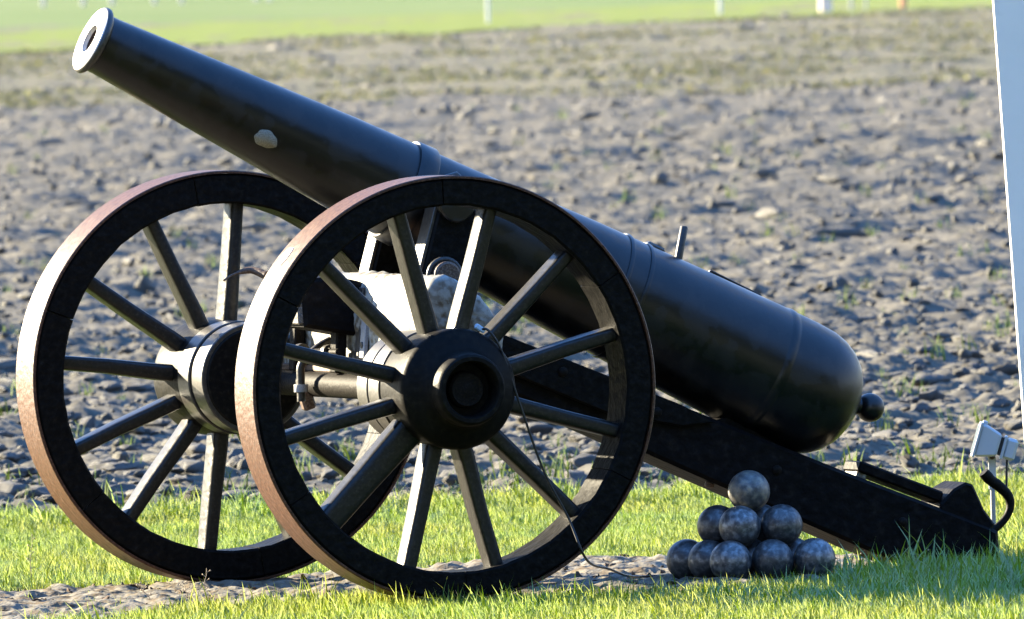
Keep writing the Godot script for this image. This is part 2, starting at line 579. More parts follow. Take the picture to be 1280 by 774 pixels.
func field_h(x: float, z: float) -> float:
	# slices turned by the plough lie nearly across the view
	# trodden and rained on: humps a hand or two across, over broad swells
	var w := n_big.get_noise_2d(x * 1.3, z * 1.3)
	var rough := 1.0 if z > -98.0 else lerpf(1.0, 0.55, clampf((-98.0 - z) / 6.0, 0.0, 1.0))
	var q := Vector2(x * 0.8 + z * 0.2, z * 0.95 - x * 0.15)
	var h := 0.05 * absf(n_hump.get_noise_2d(q.x, q.y)) * rough
	h += 0.03 * absf(n_lump.get_noise_2d(x, z)) * rough
	h += 0.04 * n_mid.get_noise_2d(q.x * 0.7, q.y * 0.7) * rough
	h += 0.06 * n_mid.get_noise_2d((0.93 * x + 0.28 * z) * 1.1, (0.93 * z - 0.28 * x) * 0.10 + 30.0) * rough
	h += 0.03 * w
	return -0.062 + h

func build_ground() -> void:
	n_big = noise(0.25, 2, 3)
	n_mid = noise(1.1, 3, 5)
	n_fine = noise(2.2, 3, 8)
	n_hump = noise(2.6, 2, 12)
	n_lump = noise(7.5, 1, 15)
	path_poly = PackedVector2Array(PATH)
	var st := new_st()
	face(st, [Vector3(-3000, -0.3, -4000), Vector3(3000, -0.3, -4000), Vector3(3000, -0.3, 300), Vector3(-3000, -0.3, 300)], Vector3.UP)
	struct_mark(part("ground", finish(st), "country", self))
	struct_mark(sheet("lawn", [7.0, 5.0, 150], [12.0, -9.6, 300], func(x, z): return -0.025 + 0.012 * n_mid.get_noise_2d(x, z) + (-0.12 * clampf((field_edge(x) - z) / 0.3, 0.0, 1.0)), "lawn_soil", self))
	struct_mark(sheet("path", [2.9, 2.9, 290], [2.0, -3.4, 150], func(x, z): var d := path_depth(x, z); return clampf(d * 0.3, -0.05, 0.012) - 0.012 + (0.018 * n_fine.get_noise_2d(x * 1.6, z * 2.0) + 0.02 * absf(n_lump.get_noise_2d(x * 1.1, z * 0.9)) - 0.006 if d > -0.1 else 0.0), "path_stone", self))
	var field := Node3D.new()
	field.name = "field"
	add_child(field)
	struct_mark(field)
	var edge := func(x, z): return field_h(x, z) - 0.12 * clampf((z - field_edge(x)) / 0.25, 0.0, 1.0)
	sheet("furrowed_soil", [3.2, 4.4, 250], [-7.2, -30.0, 620], edge, "soil", field)
	sheet("furrowed_soil", [4.4, 7.6, 240], [-30.0, -80.0, 640], field_h, "soil", field)
	sheet("furrowed_soil", [7.6, 8.8, 220], [-80.0, -101.0, 210], field_h, "soil", field)
	sheet("weedy_soil", [8.8, 12.5, 240], [-101.0, -172.0, 560], field_h, "weedy_soil", field)
	sheet("outer_soil", [60.0, 90.0, 220], [-9.6, -330.0, 420], func(x, z): return -0.16 + 0.05 * n_big.get_noise_2d(x, z) + 0.03 * n_mid.get_noise_2d(x, z), "soil", field)
	struct_mark(sheet("lawn", [40.0, 60.0, 20], [40.0, -9.5, 20], func(_x, _z): return -0.16, "lawn_soil", self))
	# meadow beyond, its near edge running obliquely away
	st = new_st()
	face(st, [Vector3(-60, -0.03, -30), Vector3(-4.9, -0.03, -143), Vector3(5.6, -0.03, -164.6), Vector3(300, -0.03, -770), Vector3(300, -0.03, -3000), Vector3(-600, -0.03, -3000)], Vector3.UP)
	struct_mark(part("meadow", finish(st), "meadow", self))
	# rough verge of dry grass with a ragged edge against the soil
	st = new_st()
	var near_e := []
	var far_e := []
	for i in 61:
		var x := lerpf(-9.0, 9.0, i / 60.0)
		near_e.append(Vector3(x, -0.024, -153.0 - 2.06 * x + 4.0 * n_mid.get_noise_2d(x * 0.8, 3.0)))
		far_e.append(Vector3(x, -0.024, -173.0 - 1.45 * x + 3.0 * n_mid.get_noise_2d(x * 0.6, 9.0)))
	near_e.push_front(Vector3(-60, -0.024, -30))
	far_e.push_front(Vector3(-62, -0.024, -40))
	near_e.push_back(Vector3(300, -0.024, -770))
	far_e.push_back(Vector3(300, -0.024, -790))
	for i in near_e.size() - 1:
		face(st, [near_e[i], near_e[i + 1], far_e[i + 1], far_e[i]], Vector3.UP)
	struct_mark(part("verge", finish(st), "verge", self))

# ------------------------------------------------------------------ the gun
func g3(u: float, y: float, v := 0.0) -> Vector3:
	return Vector3(-u, y, v)

func make_wheel(gun: Node3D, z: float, spoke_at: float, joint_at: float, inner_r: float, thick_spoke: int) -> void:
	# out points away from the carriage
	var out := signf(z)
	var w := Node3D.new()
	w.name = "wheel"
	gun.add_child(w, true)
	w.position = Vector3(0, WHEEL_R, z)
	var hw := 0.075
	part("tyre", lathe_mesh([Vector2(-hw, 0.5425), Vector2(-hw, 0.5475), Vector2(-hw + 0.003, 0.55), Vector2(hw - 0.003, 0.55), Vector2(hw, 0.5475), Vector2(hw, 0.5425), Vector2(-hw, 0.5425)], Vector3.ZERO, Vector3.BACK, 160), "rust_tyre", w)
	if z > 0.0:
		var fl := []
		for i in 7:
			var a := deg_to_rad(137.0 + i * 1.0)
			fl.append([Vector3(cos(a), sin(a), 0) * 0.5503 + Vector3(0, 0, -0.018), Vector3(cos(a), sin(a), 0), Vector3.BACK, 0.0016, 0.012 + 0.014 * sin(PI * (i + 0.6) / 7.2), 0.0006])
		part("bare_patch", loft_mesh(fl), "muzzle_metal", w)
	var mid := (inner_r + 0.5415) * 0.5
	var half := (0.5415 - inner_r) * 0.5
	for k in 6:
		var secs := []
		var gap := 0.005 if k == 0 else 0.0022
		var a0 := deg_to_rad(joint_at + 60.0 * k) + gap
		var a1 := deg_to_rad(joint_at + 60.0 * (k + 1)) - gap
		for i in 15:
			var a := lerpf(a0, a1, i / 14.0)
			# image-wise angles: 0 = towards the trail, 90 = up
			var r := Vector3(cos(a), sin(a), 0)
			var j := 0.0015 * sin(a * 37.0 + k * 2.1) + rng.randf_range(-0.001, 0.001)
			secs.append([r * (mid + j * 0.5), r, Vector3.BACK, half - absf(j) * 0.5, hw - 0.002 + rng.randf_range(-0.0012, 0.0006), 0.006])
		part("felloe", loft_mesh(secs), "black_wood", w)
	for k in 12:
		var a := deg_to_rad(spoke_at + 30.0 * k)
		var r := Vector3(cos(a), sin(a), 0)
		var t := Vector3(-sin(a), cos(a), 0)
		var s := 1.85 if k == thick_spoke else rng.randf_range(0.96, 1.06)
		var skew := rng.randf_range(-0.006, 0.006)
		var zz := -0.012 * out
		var secs := [[r * 0.11 + Vector3(0, 0, zz), t, Vector3.BACK, 0.022 * s, 0.040, 0.006],
			[r * 0.19 + Vector3(0, 0, zz), t, Vector3.BACK, 0.0215 * s, 0.040, 0.007],
			[r * 0.33 + t * skew + Vector3(0, 0, zz * 0.5), t, Vector3.BACK, 0.0195 * s, 0.039, 0.008],
			[r * (inner_r + 0.01) + t * skew + Vector3(0, 0, 0), t, Vector3.BACK, 0.0185 * s, 0.037, 0.007]]
		part("spoke", round_loft(secs), "spoke_wood", w)
	var d := Vector3(0, 0, out)
	var nave := part("nave", lathe_mesh([Vector2(-0.285, 0.0), Vector2(-0.285, 0.13), Vector2(-0.28, 0.135), Vector2(-0.2, 0.139), Vector2(-0.1, 0.146), Vector2(-0.06, 0.152), Vector2(0.085, 0.157), Vector2(0.098, 0.156), Vector2(0.106, 0.151), Vector2(0.118, 0.138), Vector2(0.126, 0.122), Vector2(0.135, 0.108), Vector2(0.15, 0.0985), Vector2(0.165, 0.094)], Vector3.ZERO, d, 64), "nave_paint", w)
	for b in [[-0.28, 0.085, 0.147], [-0.178, 0.088, 0.151]]:
		part("nave_band", lathe_mesh([Vector2(b[0], b[2] - 0.02), Vector2(b[0], b[2] - 0.003), Vector2(b[0] + 0.003, b[2]), Vector2(b[0] + b[1] - 0.003, b[2] + 0.001), Vector2(b[0] + b[1], b[2] - 0.002), Vector2(b[0] + b[1], b[2] - 0.02)], Vector3.ZERO, d, 64), "nave_band", nave)
	part("end_ring", lathe_mesh([Vector2(0.16, 0.09), Vector2(0.163, 0.096), Vector2(0.195, 0.093), Vector2(0.206, 0.09), Vector2(0.21, 0.085), Vector2(0.21, 0.075), Vector2(0.205, 0.071), Vector2(0.14, 0.068), Vector2(0.14, 0.0)], Vector3.ZERO, d, 64), "nave_paint", nave)
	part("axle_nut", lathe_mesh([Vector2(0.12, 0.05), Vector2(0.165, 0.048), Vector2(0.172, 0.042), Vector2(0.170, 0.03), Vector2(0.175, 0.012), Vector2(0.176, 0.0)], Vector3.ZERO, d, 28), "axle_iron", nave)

func build_cannon() -> void:
	var gun := thing("cannon", "black muzzle-loading cannon on a spoked two-wheel carriage with rusty tyres", "cannon", GUN_AT, TURN)
	# --- barrel
	var el := deg_to_rad(26.65)
	var back := Vector3(cos(el), -sin(el), 0)          # from the muzzle to the breech
	var nrm := Vector3(sin(el), cos(el), 0)
	var mz := g3(0.642, 1.47)
	var prof := [Vector2(0.02, 0.03), Vector2(0.02, 0.0885), Vector2(0.028, 0.0785), Vector2(0.05, 0.0785), Vector2(0.3, 0.0945), Vector2(0.749, 0.1225), Vector2(1.128, 0.1385), Vector2(1.463, 0.1575), Vector2(1.8, 0.169), Vector2(2.052, 0.17515), Vector2(2.055, 0.1752), Vector2(2.06, 0.1772), Vector2(2.068, 0.1780), Vector2(2.076, 0.1771), Vector2(2.08, 0.1755), Vector2(2.083, 0.17555), Vector2(2.12, 0.1760), Vector2(2.15, 0.1763)]
	for q in [[2.2, 0.174], [2.235, 0.166], [2.268, 0.151], [2.295, 0.13], [2.317, 0.102], [2.332, 0.07], [2.34, 0.035], [2.342, 0.0]]:
		prof.append(Vector2(q[0], q[1]))
	var barrel := part("barrel", lathe_mesh(prof, mz, back, 96), "barrel_paint", gun)
	part("muzzle_face", lathe_mesh([Vector2(0.012, 0.0375), Vector2(0.0, 0.039), Vector2(-0.001, 0.058), Vector2(0.0015, 0.060), Vector2(0.0015, 0.064), Vector2(-0.001, 0.066), Vector2(0.0, 0.086), Vector2(0.004, 0.0905)], mz, back, 96), "muzzle_metal", barrel)
	part("muzzle_lip", lathe_mesh([Vector2(0.002, 0.088), Vector2(0.0045, 0.0915), Vector2(0.010, 0.0935), Vector2(0.017, 0.0925), Vector2(0.0215, 0.088), Vector2(0.0215, 0.07)], mz, back, 96), "nave_band", barrel)
	part("bore", lathe_mesh([Vector2(0.004, 0.0385), Vector2(0.5, 0.0375), Vector2(0.5, 0.0)], mz, back, 48), "bore", barrel)
	part("reinforce_band", lathe_mesh([Vector2(0.932, 0.12), Vector2(0.932, 0.137), Vector2(0.935, 0.139), Vector2(0.984, 0.1415), Vector2(0.987, 0.1395), Vector2(0.987, 0.12)], mz, back, 96), "barrel_paint", barrel)
	part("reinforce_ring", lathe_mesh([Vector2(1.562, 0.15), Vector2(1.562, 0.1635), Vector2(1.568, 0.166), Vector2(1.574, 0.1645), Vector2(1.574, 0.15)], mz, back, 96), "barrel_paint", barrel)
	part("reinforce_ring", lathe_mesh([Vector2(1.622, 0.15), Vector2(1.622, 0.1655), Vector2(1.628, 0.167), Vector2(1.634, 0.166), Vector2(1.634, 0.15)], mz, back, 96), "barrel_paint", barrel)
	var neck := mz + back * 2.335 + nrm * 0.02
	var knob_at := mz + back * 2.385 + nrm * 0.036
	part("cascabel_neck", tube_mesh([mz + back * 2.31 + nrm * 0.012, neck, knob_at], [0.036, 0.024, 0.022], 20), "barrel_paint", barrel)
	var ball := []
	for i in 17:
		var a := PI * i / 16.0
		ball.append(Vector2(-0.0385 * cos(a), 0.0385 * sin(a)))
	part("cascabel_knob", lathe_mesh(ball, knob_at, back, 32), "barrel_paint", barrel)
	# trunnions, sight lug, vent rod, sight strip, plugged hole
	var tr := mz + back * 1.02
	part("trunnion", lathe_mesh([Vector2(-0.27, 0.0), Vector2(-0.27, 0.045), Vector2(-0.266, 0.049), Vector2(0.266, 0.049), Vector2(0.27, 0.045), Vector2(0.27, 0.0)], tr, Vector3.BACK, 32), "barrel_paint", barrel)
	var lug := mz + back * 1.655 + nrm * 0.163
	part("sight_lug", box_mesh(lug, Vector3(0.055, 0.02, 0.035), 0.006, Basis(back, nrm, Vector3.BACK)), "nave_band", barrel)
	var rod := g3(-0.972, 0.82)
	part("vent_rod", tube_mesh([rod, g3(-0.9955, 0.926), g3(-0.996, 0.929)], [0.0105, 0.0105, 0.008], 14), "dark_iron", barrel)
	part("sight_strip", box_mesh(mz + back * 1.90 + nrm * 0.1735, Vector3(0.16, 0.008, 0.016), 0.002, Basis(back, nrm, Vector3.BACK)), "barrel_paint", barrel)
	var sd := (Vector3.BACK * 0.90 - nrm * 0.43).normalized()
	var plug := new_st()
	var on_barrel := func(ds: float, arc: float, lift: float) -> Vector3:
		var rr: float = 0.0945 + (0.522 + ds - 0.3) / 0.449 * 0.028
		return mz + back * (0.522 + ds) + sd.rotated(back, arc / rr) * (rr + lift)
	plug.set_smooth_group(1)
	for k in 28:
		var rim := []
		for q in [k, (k + 1) % 28]:
			var a: float = TAU * q / 28.0
			var w := 1.0 + 0.06 * sin(a * 3.0 + 1.0) + 0.04 * sin(a * 7.0)
			rim.append([on_barrel.call(cos(a) * 0.033 * w, sin(a) * 0.025 * w, -0.002), on_barrel.call(cos(a) * 0.031 * w, sin(a) * 0.023 * w, 0.0022)])
		face(plug, [rim[0][0], rim[1][0], rim[1][1], rim[0][1]], rim[0][0] - on_barrel.call(0.0, 0.0, 0.0))
		face(plug, [rim[0][1], rim[1][1], on_barrel.call(0.0, 0.0, 0.003)], sd)
	part("plugged_hole", finish(plug), "scar", barrel)
	# --- wheels
	make_wheel(gun, TRACK, 15.0, 92.0, 0.472, 7)
	make_wheel(gun, -TRACK, 24.0, 99.0, 0.462, -1)
	# --- axle and axle bed
	part("axle", tube_mesh([Vector3(0.012, 0.542, -0.66), Vector3(0.012, 0.542, 0.66)], [0.033], 20), "axle_iron", gun)  # shade under the bed comes from the dark iron colour
	var bed := part("axle_bed", rough_beam([Vector2(0.035, 0.572), Vector2(0.26, 0.572), Vector2(0.265, 0.69), Vector2(0.215, 0.775), Vector2(0.16, 0.815), Vector2(0.11, 0.836), Vector2(0.075, 0.83), Vector2(0.05, 0.80), Vector2(0.036, 0.73)], -0.67, 0.63), "white_wood", gun)
	part("iron_plate", box_mesh(Vector3(0.030, 0.583, 0.0), Vector3(0.016, 0.018, 1.24), 0.003), "rusty_iron", bed)
	for zb in [-0.42, -0.1]:
		part("u_bolt", tube_mesh(smooth_path([Vector3(0.04, 0.66, zb), Vector3(0.0, 0.64, zb), Vector3(-0.045, 0.6, zb), Vector3(-0.05, 0.56, zb), Vector3(-0.05, 0.50, zb)], 4), [0.011], 10), "dark_iron", bed)
		part("nut", lathe_mesh([Vector2(0.0, 0.0), Vector2(0.0, 0.019), Vector2(0.02, 0.019), Vector2(0.02, 0.0)], Vector3(-0.05, 0.525, zb), Vector3.UP, 6), "galvanised", bed)
	var ringp := []
	for i in 25:
		var a := TAU * i / 24.0
		ringp.append(Vector3(0.035 + 0.012 * sin(a), 0.625 + 0.03 * sin(a), -0.27 + 0.036 * cos(a)))
	part("lashing_ring", tube_mesh(ringp, [0.006], 8), "dark_iron", bed)
	part("clevis", box_mesh(Vector3(-0.012, 0.505, -0.17), Vector3(0.035, 0.06, 0.03), 0.006, Basis(Vector3.BACK, 0.3)), "rusty_iron", bed)
	part("strap", box_mesh(Vector3(0.04, 0.70, 0.13), Vector3(0.012, 0.2, 0.032), 0.002, Basis(Vector3.BACK, -0.1)), "dark_iron", bed)
	part("strap", box_mesh(Vector3(0.032, 0.69, 0.19), Vector3(0.012, 0.15, 0.035), 0.002, Basis(Vector3.BACK, -0.1)), "galvanised", bed)
	part("bolt_head", lathe_mesh([Vector2(0, 0.011), Vector2(0.008, 0.009), Vector2(0.008, 0)], Vector3(0.027, 0.65, 0.19), Vector3.LEFT, 6), "dark_iron", bed)
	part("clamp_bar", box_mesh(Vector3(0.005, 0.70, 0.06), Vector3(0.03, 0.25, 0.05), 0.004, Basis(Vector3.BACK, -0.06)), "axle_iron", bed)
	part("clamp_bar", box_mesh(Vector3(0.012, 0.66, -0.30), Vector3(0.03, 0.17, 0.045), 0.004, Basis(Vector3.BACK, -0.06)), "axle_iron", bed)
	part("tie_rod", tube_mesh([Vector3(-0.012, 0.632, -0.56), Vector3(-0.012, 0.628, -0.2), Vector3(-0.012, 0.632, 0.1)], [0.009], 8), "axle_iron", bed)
	for zb in [-0.5, -0.2, 0.02]:
		part("rod_eye", lathe_mesh([Vector2(-0.012, 0.012), Vector2(-0.012, 0.02), Vector2(0.012, 0.02), Vector2(0.012, 0.012), Vector2(-0.012, 0.012)], Vector3(-0.012, 0.63, zb), Vector3.BACK, 12), "dark_iron", bed)
	part("draught_hook", tube_mesh(smooth_path([Vector3(0.06, 0.82, -0.68), Vector3(0.03, 0.835, -0.72), Vector3(-0.02, 0.825, -0.72), Vector3(-0.05, 0.81, -0.71)], 5), [0.013, 0.012, 0.012, 0.011, 0.01, 0.009, 0.009, 0.008, 0.006, 0.003], 8), "rusty_iron", bed)
	part("roller", lathe_mesh([Vector2(0, 0), Vector2(0, 0.03), Vector2(0.006, 0.036), Vector2(0.2, 0.036), Vector2(0.206, 0.03), Vector2(0.206, 0)], Vector3(0.226, 0.828, 0.10), Vector3.BACK, 20), "rusty_iron", bed)
	var arc := []
	for i in 13:
		var a := PI * i / 12.0
		arc.append(Vector3(0.226 - 0.043 * cos(a), 0.826 + 0.043 * sin(a), 0.275))
	part("roller_strap", tube_mesh(arc, [0.008], 8), "dark_iron", bed)
	# --- brackets that carry the trunnions
	for s in [-1.0, 1.0]:
		var z0: float = 0.155 if s > 0.0 else -0.245
		var br := part("trunnion_bracket", prism_mesh([Vector2(0.15, 0.74), Vector2(0.29, 0.70), Vector2(0.335, 0.98), Vector2(0.31, 1.06), Vector2(0.265, 1.075), Vector2(0.235, 1.03)], z0, z0 + 0.09, 0.006), "black_wood", gun)
		part("cap_strap", tube_mesh([Vector3(0.225, 1.02, z0 + 0.045), Vector3(0.25, 1.075, z0 + 0.045), Vector3(0.29, 1.085, z0 + 0.045), Vector3(0.325, 1.05, z0 + 0.045)], [0.012], 8), "dark_iron", br)
		part("front_strap", box_mesh(Vector3(0.187, 0.885, z0 + 0.045), Vector3(0.01, 0.29, 0.075), 0.002, Basis(Vector3.BACK, -0.285)), "nave_band", br)
	# --- trail: one heavy beam from before the axle down to the grass
	var tw := 0.105
	var trail := part("trail", prism_mesh([Vector2(-0.105, 0.70), Vector2(-0.11, 0.80), Vector2(-0.095, 0.825), Vector2(-0.02, 0.832), Vector2(0.05, 0.815), Vector2(0.467, 0.655), Vector2(0.953, 0.453), Vector2(1.397, 0.268), Vector2(1.80, 0.108), Vector2(1.822, 0.095), Vector2(1.826, 0.01), Vector2(1.80, -0.012), Vector2(1.62, -0.012), Vector2(1.459, 0.055), Vector2(0.948, 0.286), Vector2(0.5, 0.49), Vector2(0.1, 0.66), Vector2(0.02, 0.675)], -tw, tw, 0.010), "trail_wood", gun)
	for s in [-1.0, 1.0]:
		var z0: float = tw if s > 0.0 else -tw - 0.022
		part("cheek_plank", prism_mesh([Vector2(0.28, 0.728), Vector2(0.93, 0.462), Vector2(1.02, 0.412), Vector2(0.93, 0.405), Vector2(0.72, 0.448), Vector2(0.28, 0.635)], z0, z0 + 0.022, 0.004), "black_wood", trail)
	part("front_end", box_mesh(Vector3(-0.112, 0.757, 0.0), Vector3(0.018, 0.10, 0.19), 0.004, Basis(Vector3.BACK, 0.05)), "lit_end_grain", trail)  # cap over the black beam; its sunlit look is in the colour
	for b in [[0.6, 0.56], [0.86, 0.445], [1.2, 0.28], [1.55, 0.13]]:
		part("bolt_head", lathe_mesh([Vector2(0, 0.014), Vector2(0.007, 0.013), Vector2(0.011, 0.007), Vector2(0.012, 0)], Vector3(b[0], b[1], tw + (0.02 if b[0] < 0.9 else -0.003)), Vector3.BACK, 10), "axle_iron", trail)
	part("bottom_nut", lathe_mesh([Vector2(0, 0.013), Vector2(0.02, 0.013), Vector2(0.024, 0.008), Vector2(0.024, 0)], Vector3(1.03, 0.262, 0.06), Vector3(-0.3, -1, 0), 6), "rusty_iron", trail)
	part("elevating_block", prism_mesh([Vector2(1.0, 0.40), Vector2(1.32, 0.27), Vector2(1.24, 0.335), Vector2(1.16, 0.385), Vector2(1.08, 0.425)], -0.06, 0.06, 0.004), "trail_wood", trail)
	# handspike board and toe block on the tail
	var tilt := Basis(Vector3.BACK, -0.375)
	part("tail_board", box_mesh(Vector3(1.558, 0.236, 0.02), Vector3(0.25, 0.03, 0.12), 0.005, tilt), "trail_wood", trail)
	part("board_block", box_mesh(Vector3(1.455, 0.262, 0.02), Vector3(0.03, 0.055, 0.1), 0.006, tilt), "white_wood", trail)
	part("toe_block", prism_mesh([Vector2(1.655, 0.15), Vector2(1.662, 0.175), Vector2(1.70, 0.212), Vector2(1.735, 0.229), Vector2(1.755, 0.222), Vector2(1.77, 0.19), Vector2(1.785, 0.155), Vector2(1.815, 0.115), Vector2(1.80, 0.09)], -0.07, 0.098, 0.006), "trail_wood", trail)
	var hook := smooth_path([g3(-1.80, 0.07), g3(-1.85, 0.098), g3(-1.883, 0.128), g3(-1.896, 0.159), g3(-1.889, 0.187), g3(-1.863, 0.213), g3(-1.841, 0.229), g3(-1.822, 0.25)], 4)
	var hr := []
	for i in hook.size():
		hr.append(0.0125 - 0.0025 * sin(i * 0.22) + (0.002 if i > 24 else 0.0))
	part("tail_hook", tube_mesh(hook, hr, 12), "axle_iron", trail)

# ------------------------------------------------------------------ shot, floodlight, cable, post
func build_balls() -> void:
	var r := 0.0555
	var a := Vector3(0.1105, 0, -0.022)
	var b := Vector3(-0.056, 0, -0.100)
	var p0 := Vector3(0.556, 0.0515, -0.94)
	var h := 0.0892
	var spots := []
	for j in 3:
		for i in 3:
			spots.append([p0 + a * i + b * j, 0])
	for j in 2:
		for i in 2:
			spots.append([p0 + a * (i + 0.5) + b * (j + 0.5) + Vector3(0, h, 0), 1])
	spots.append([p0 + a + b + Vector3(0, h * 2.0 + 0.001, 0), 2])
	var lab := ["scuffed cannonball at the pile's bottom corner on the path side, grass blades against it", "dark cannonball in the middle of the bottom row that faces the path", "scuffed cannonball ending the bottom row on the side towards the trail's tail",
		"dark cannonball in the bottom layer next to the scuffed corner ball, on the wheel side", "dark cannonball hidden at the heart of the pile's bottom layer", "dark cannonball in the bottom layer on the tail side, behind the scuffed end ball",
		"dark cannonball at the wheel-side back corner of the pile, beside the cable", "dark cannonball in the bottom row nearest the trail, between its corner balls", "dark cannonball at the back corner of the pile under the trail",
		"scuffed grey cannonball of the middle layer, right under the crowning ball on the path side", "dark cannonball of the middle layer on the side of the trail's tail", "dark cannonball of the middle layer on the wheel side", "dark cannonball of the middle layer nearest the trail, behind the others", "pale scuffed iron cannonball crowning the pile"]
	var ns := noise(14.0, 3, 91)
	for i in spots.size():
		var st := new_st()
		st.set_smooth_group(1)
		var sg := 40
		var rg := 22
		var q := Basis(Vector3(rng.randfn(), rng.randfn(), rng.randfn()).normalized(), rng.randf() * 6.0)
		var pts := []
		for y in rg + 1:
			var row := []
			for x in sg:
				var d := Vector3(sin(PI * y / rg) * cos(TAU * x / sg), cos(PI * y / rg), sin(PI * y / rg) * sin(TAU * x / sg))
				row.append(d * r * (0.997 + 0.006 * ns.get_noise_3dv(d * 0.3 + Vector3(i, 0, 0))))
			pts.append(row)
		for y in rg:
			for x in sg:
				var l := (x + 1) % sg
				if y == 0:
					face(st, [pts[0][0], pts[1][x], pts[1][l]], pts[1][x])
				elif y == rg - 1:
					face(st, [pts[rg][0], pts[y][x], pts[y][l]], pts[y][x])
				else:
					face(st, [pts[y][x], pts[y + 1][x], pts[y + 1][l], pts[y][l]], pts[y][x])
		var o := part(numbered("cannonball"), finish(st), "pale_ball_iron" if spots[i][1] == 2 else ("scuffed_ball_iron" if i in [0, 2, 9] else "ball_iron"), self)
		o.position = spots[i][0]
		o.basis = q
		tag(o, lab[i], "cannonball", "cannonballs in the pyramid")

func build_floodlight() -> void:
	var o := thing("garden_floodlight", "small grey two-piece garden floodlight on a thin metal spike behind the trail", "floodlight", Vector3(1.271, 0.0, -1.9))
	part("spike", tube_mesh([Vector3(0, -0.05, 0), Vector3(0, 0.2, 0)], [0.0068], 12), "galvanised", o)
	part("bracket", box_mesh(Vector3(0.0, 0.235, 0.0), Vector3(0.021, 0.09, 0.012), 0.002), "lamp_grey", o)
	part("bracket_bolt", lathe_mesh([Vector2(0, 0.0075), Vector2(0.006, 0.0065), Vector2(0.007, 0)], Vector3(0.001, 0.278, 0.006), Vector3.BACK, 12), "rusty_iron", o)
	var tl := Basis(Vector3.BACK, -0.30)
	var hd := part("lamp_head", prism_mesh([Vector2(-0.046, -0.05), Vector2(-0.046, 0.048), Vector2(-0.036, 0.052), Vector2(-0.026, 0.05), Vector2(0.018, 0.036), Vector2(0.022, 0.03), Vector2(0.022, -0.03), Vector2(0.018, -0.036), Vector2(-0.034, -0.052)], -0.05, 0.045, 0.006), "lamp_grey", o)
	hd.position = Vector3(0.002, 0.314, 0)
	hd.basis = tl.scaled(Vector3(0.86, 0.86, 0.86))
	part("front_rim", box_mesh(Vector3(-0.049, -0.001, -0.002), Vector3(0.01, 0.112, 0.108), 0.003), "lamp_grey", hd)
	part("lens", box_mesh(Vector3(-0.055, -0.001, -0.002), Vector3(0.004, 0.09, 0.086), 0.001), "lamp_glass", hd)
	part("top_clip", box_mesh(Vector3(-0.038, 0.056, 0.0), Vector3(0.016, 0.012, 0.03), 0.002), "lamp_grey", hd)
	var bx := part("connection_box", box_mesh(Vector3.ZERO, Vector3(0.038, 0.066, 0.07), 0.008), "lamp_grey", o)
	bx.position = Vector3(0.050, 0.297, 0)
	bx.basis = tl.scaled(Vector3(0.88, 0.88, 0.88))
	part("box_lid", box_mesh(Vector3(-0.0215, 0, 0), Vector3(0.009, 0.074, 0.078), 0.003), "lamp_grey", bx)
	part("cooling_ribs", box_mesh(Vector3(0.026, 0.306, 0), Vector3(0.012, 0.05, 0.05), 0.002, tl), "rubber", o)
	part("supply_cable", tube_mesh(smooth_path([Vector3(0.04, 0.27, 0.01), Vector3(0.037, 0.2, 0.012), Vector3(0.036, 0.12, 0.012), Vector3(0.012, 0.085, 0.03), Vector3(-0.05, 0.07, 0.05), Vector3(-0.12, 0.045, 0.06), Vector3(-0.15, 0.0, 0.06)], 5), [0.0032], 8), "rubber", o)

func build_cable() -> void:
	var t := Transform3D(Basis(Vector3.UP, TURN), GUN_AT)
	var p := []
	for q in [[-0.07, 0.70, 0.985], [-0.085, 0.698, 1.01], [-0.118, 0.642, 1.015], [-0.168, 0.496, 1.01], [-0.23, 0.329, 1.0], [-0.296, 0.207, 0.992], [-0.344, 0.097, 0.99]]:
		p.append(t * g3(q[0], q[1], q[2]))
	for q in [Vector3(0.235, 0.055, -0.55), Vector3(0.298, 0.01, -1.2), Vector3(0.40, 0.007, -1.26), Vector3(0.47, 0.007, -1.0), Vector3(0.56, 0.004, -0.82)]:
		p.append(q)
	var c := thing("cable", "thin black cable hanging from the wheel hub to the cannonball pile", "cable")
	part("wire", tube_mesh(smooth_path(p, 8), [0.0034], 8), "rubber", c)
	var k := part("clip", box_mesh(Vector3.ZERO, Vector3(0.03, 0.014, 0.012), 0.003), "clip_plastic", c)
	k.position = t * g3(-0.068, 0.704, 0.99)
	k.basis = Basis(Vector3.UP, TURN) * Basis(Vector3.BACK, -0.6)

func build_post() -> void:
	var o := thing("white_post", "tall white painted board post leaning over at the edge of the lawn", "post", Vector3(1.47, -0.05, -2.4), -0.22)
	var lean := Basis(Vector3.BACK, 0.048)
	var b := part("board", box_mesh(Vector3(0, 1.3, 0), Vector3(0.16, 2.6, 0.05), 0.006), "white_paint", o)
	b.basis = lean
	part("cap", box_mesh(Vector3(0, 2.61, 0), Vector3(0.18, 0.03, 0.07), 0.006), "white_paint", b)

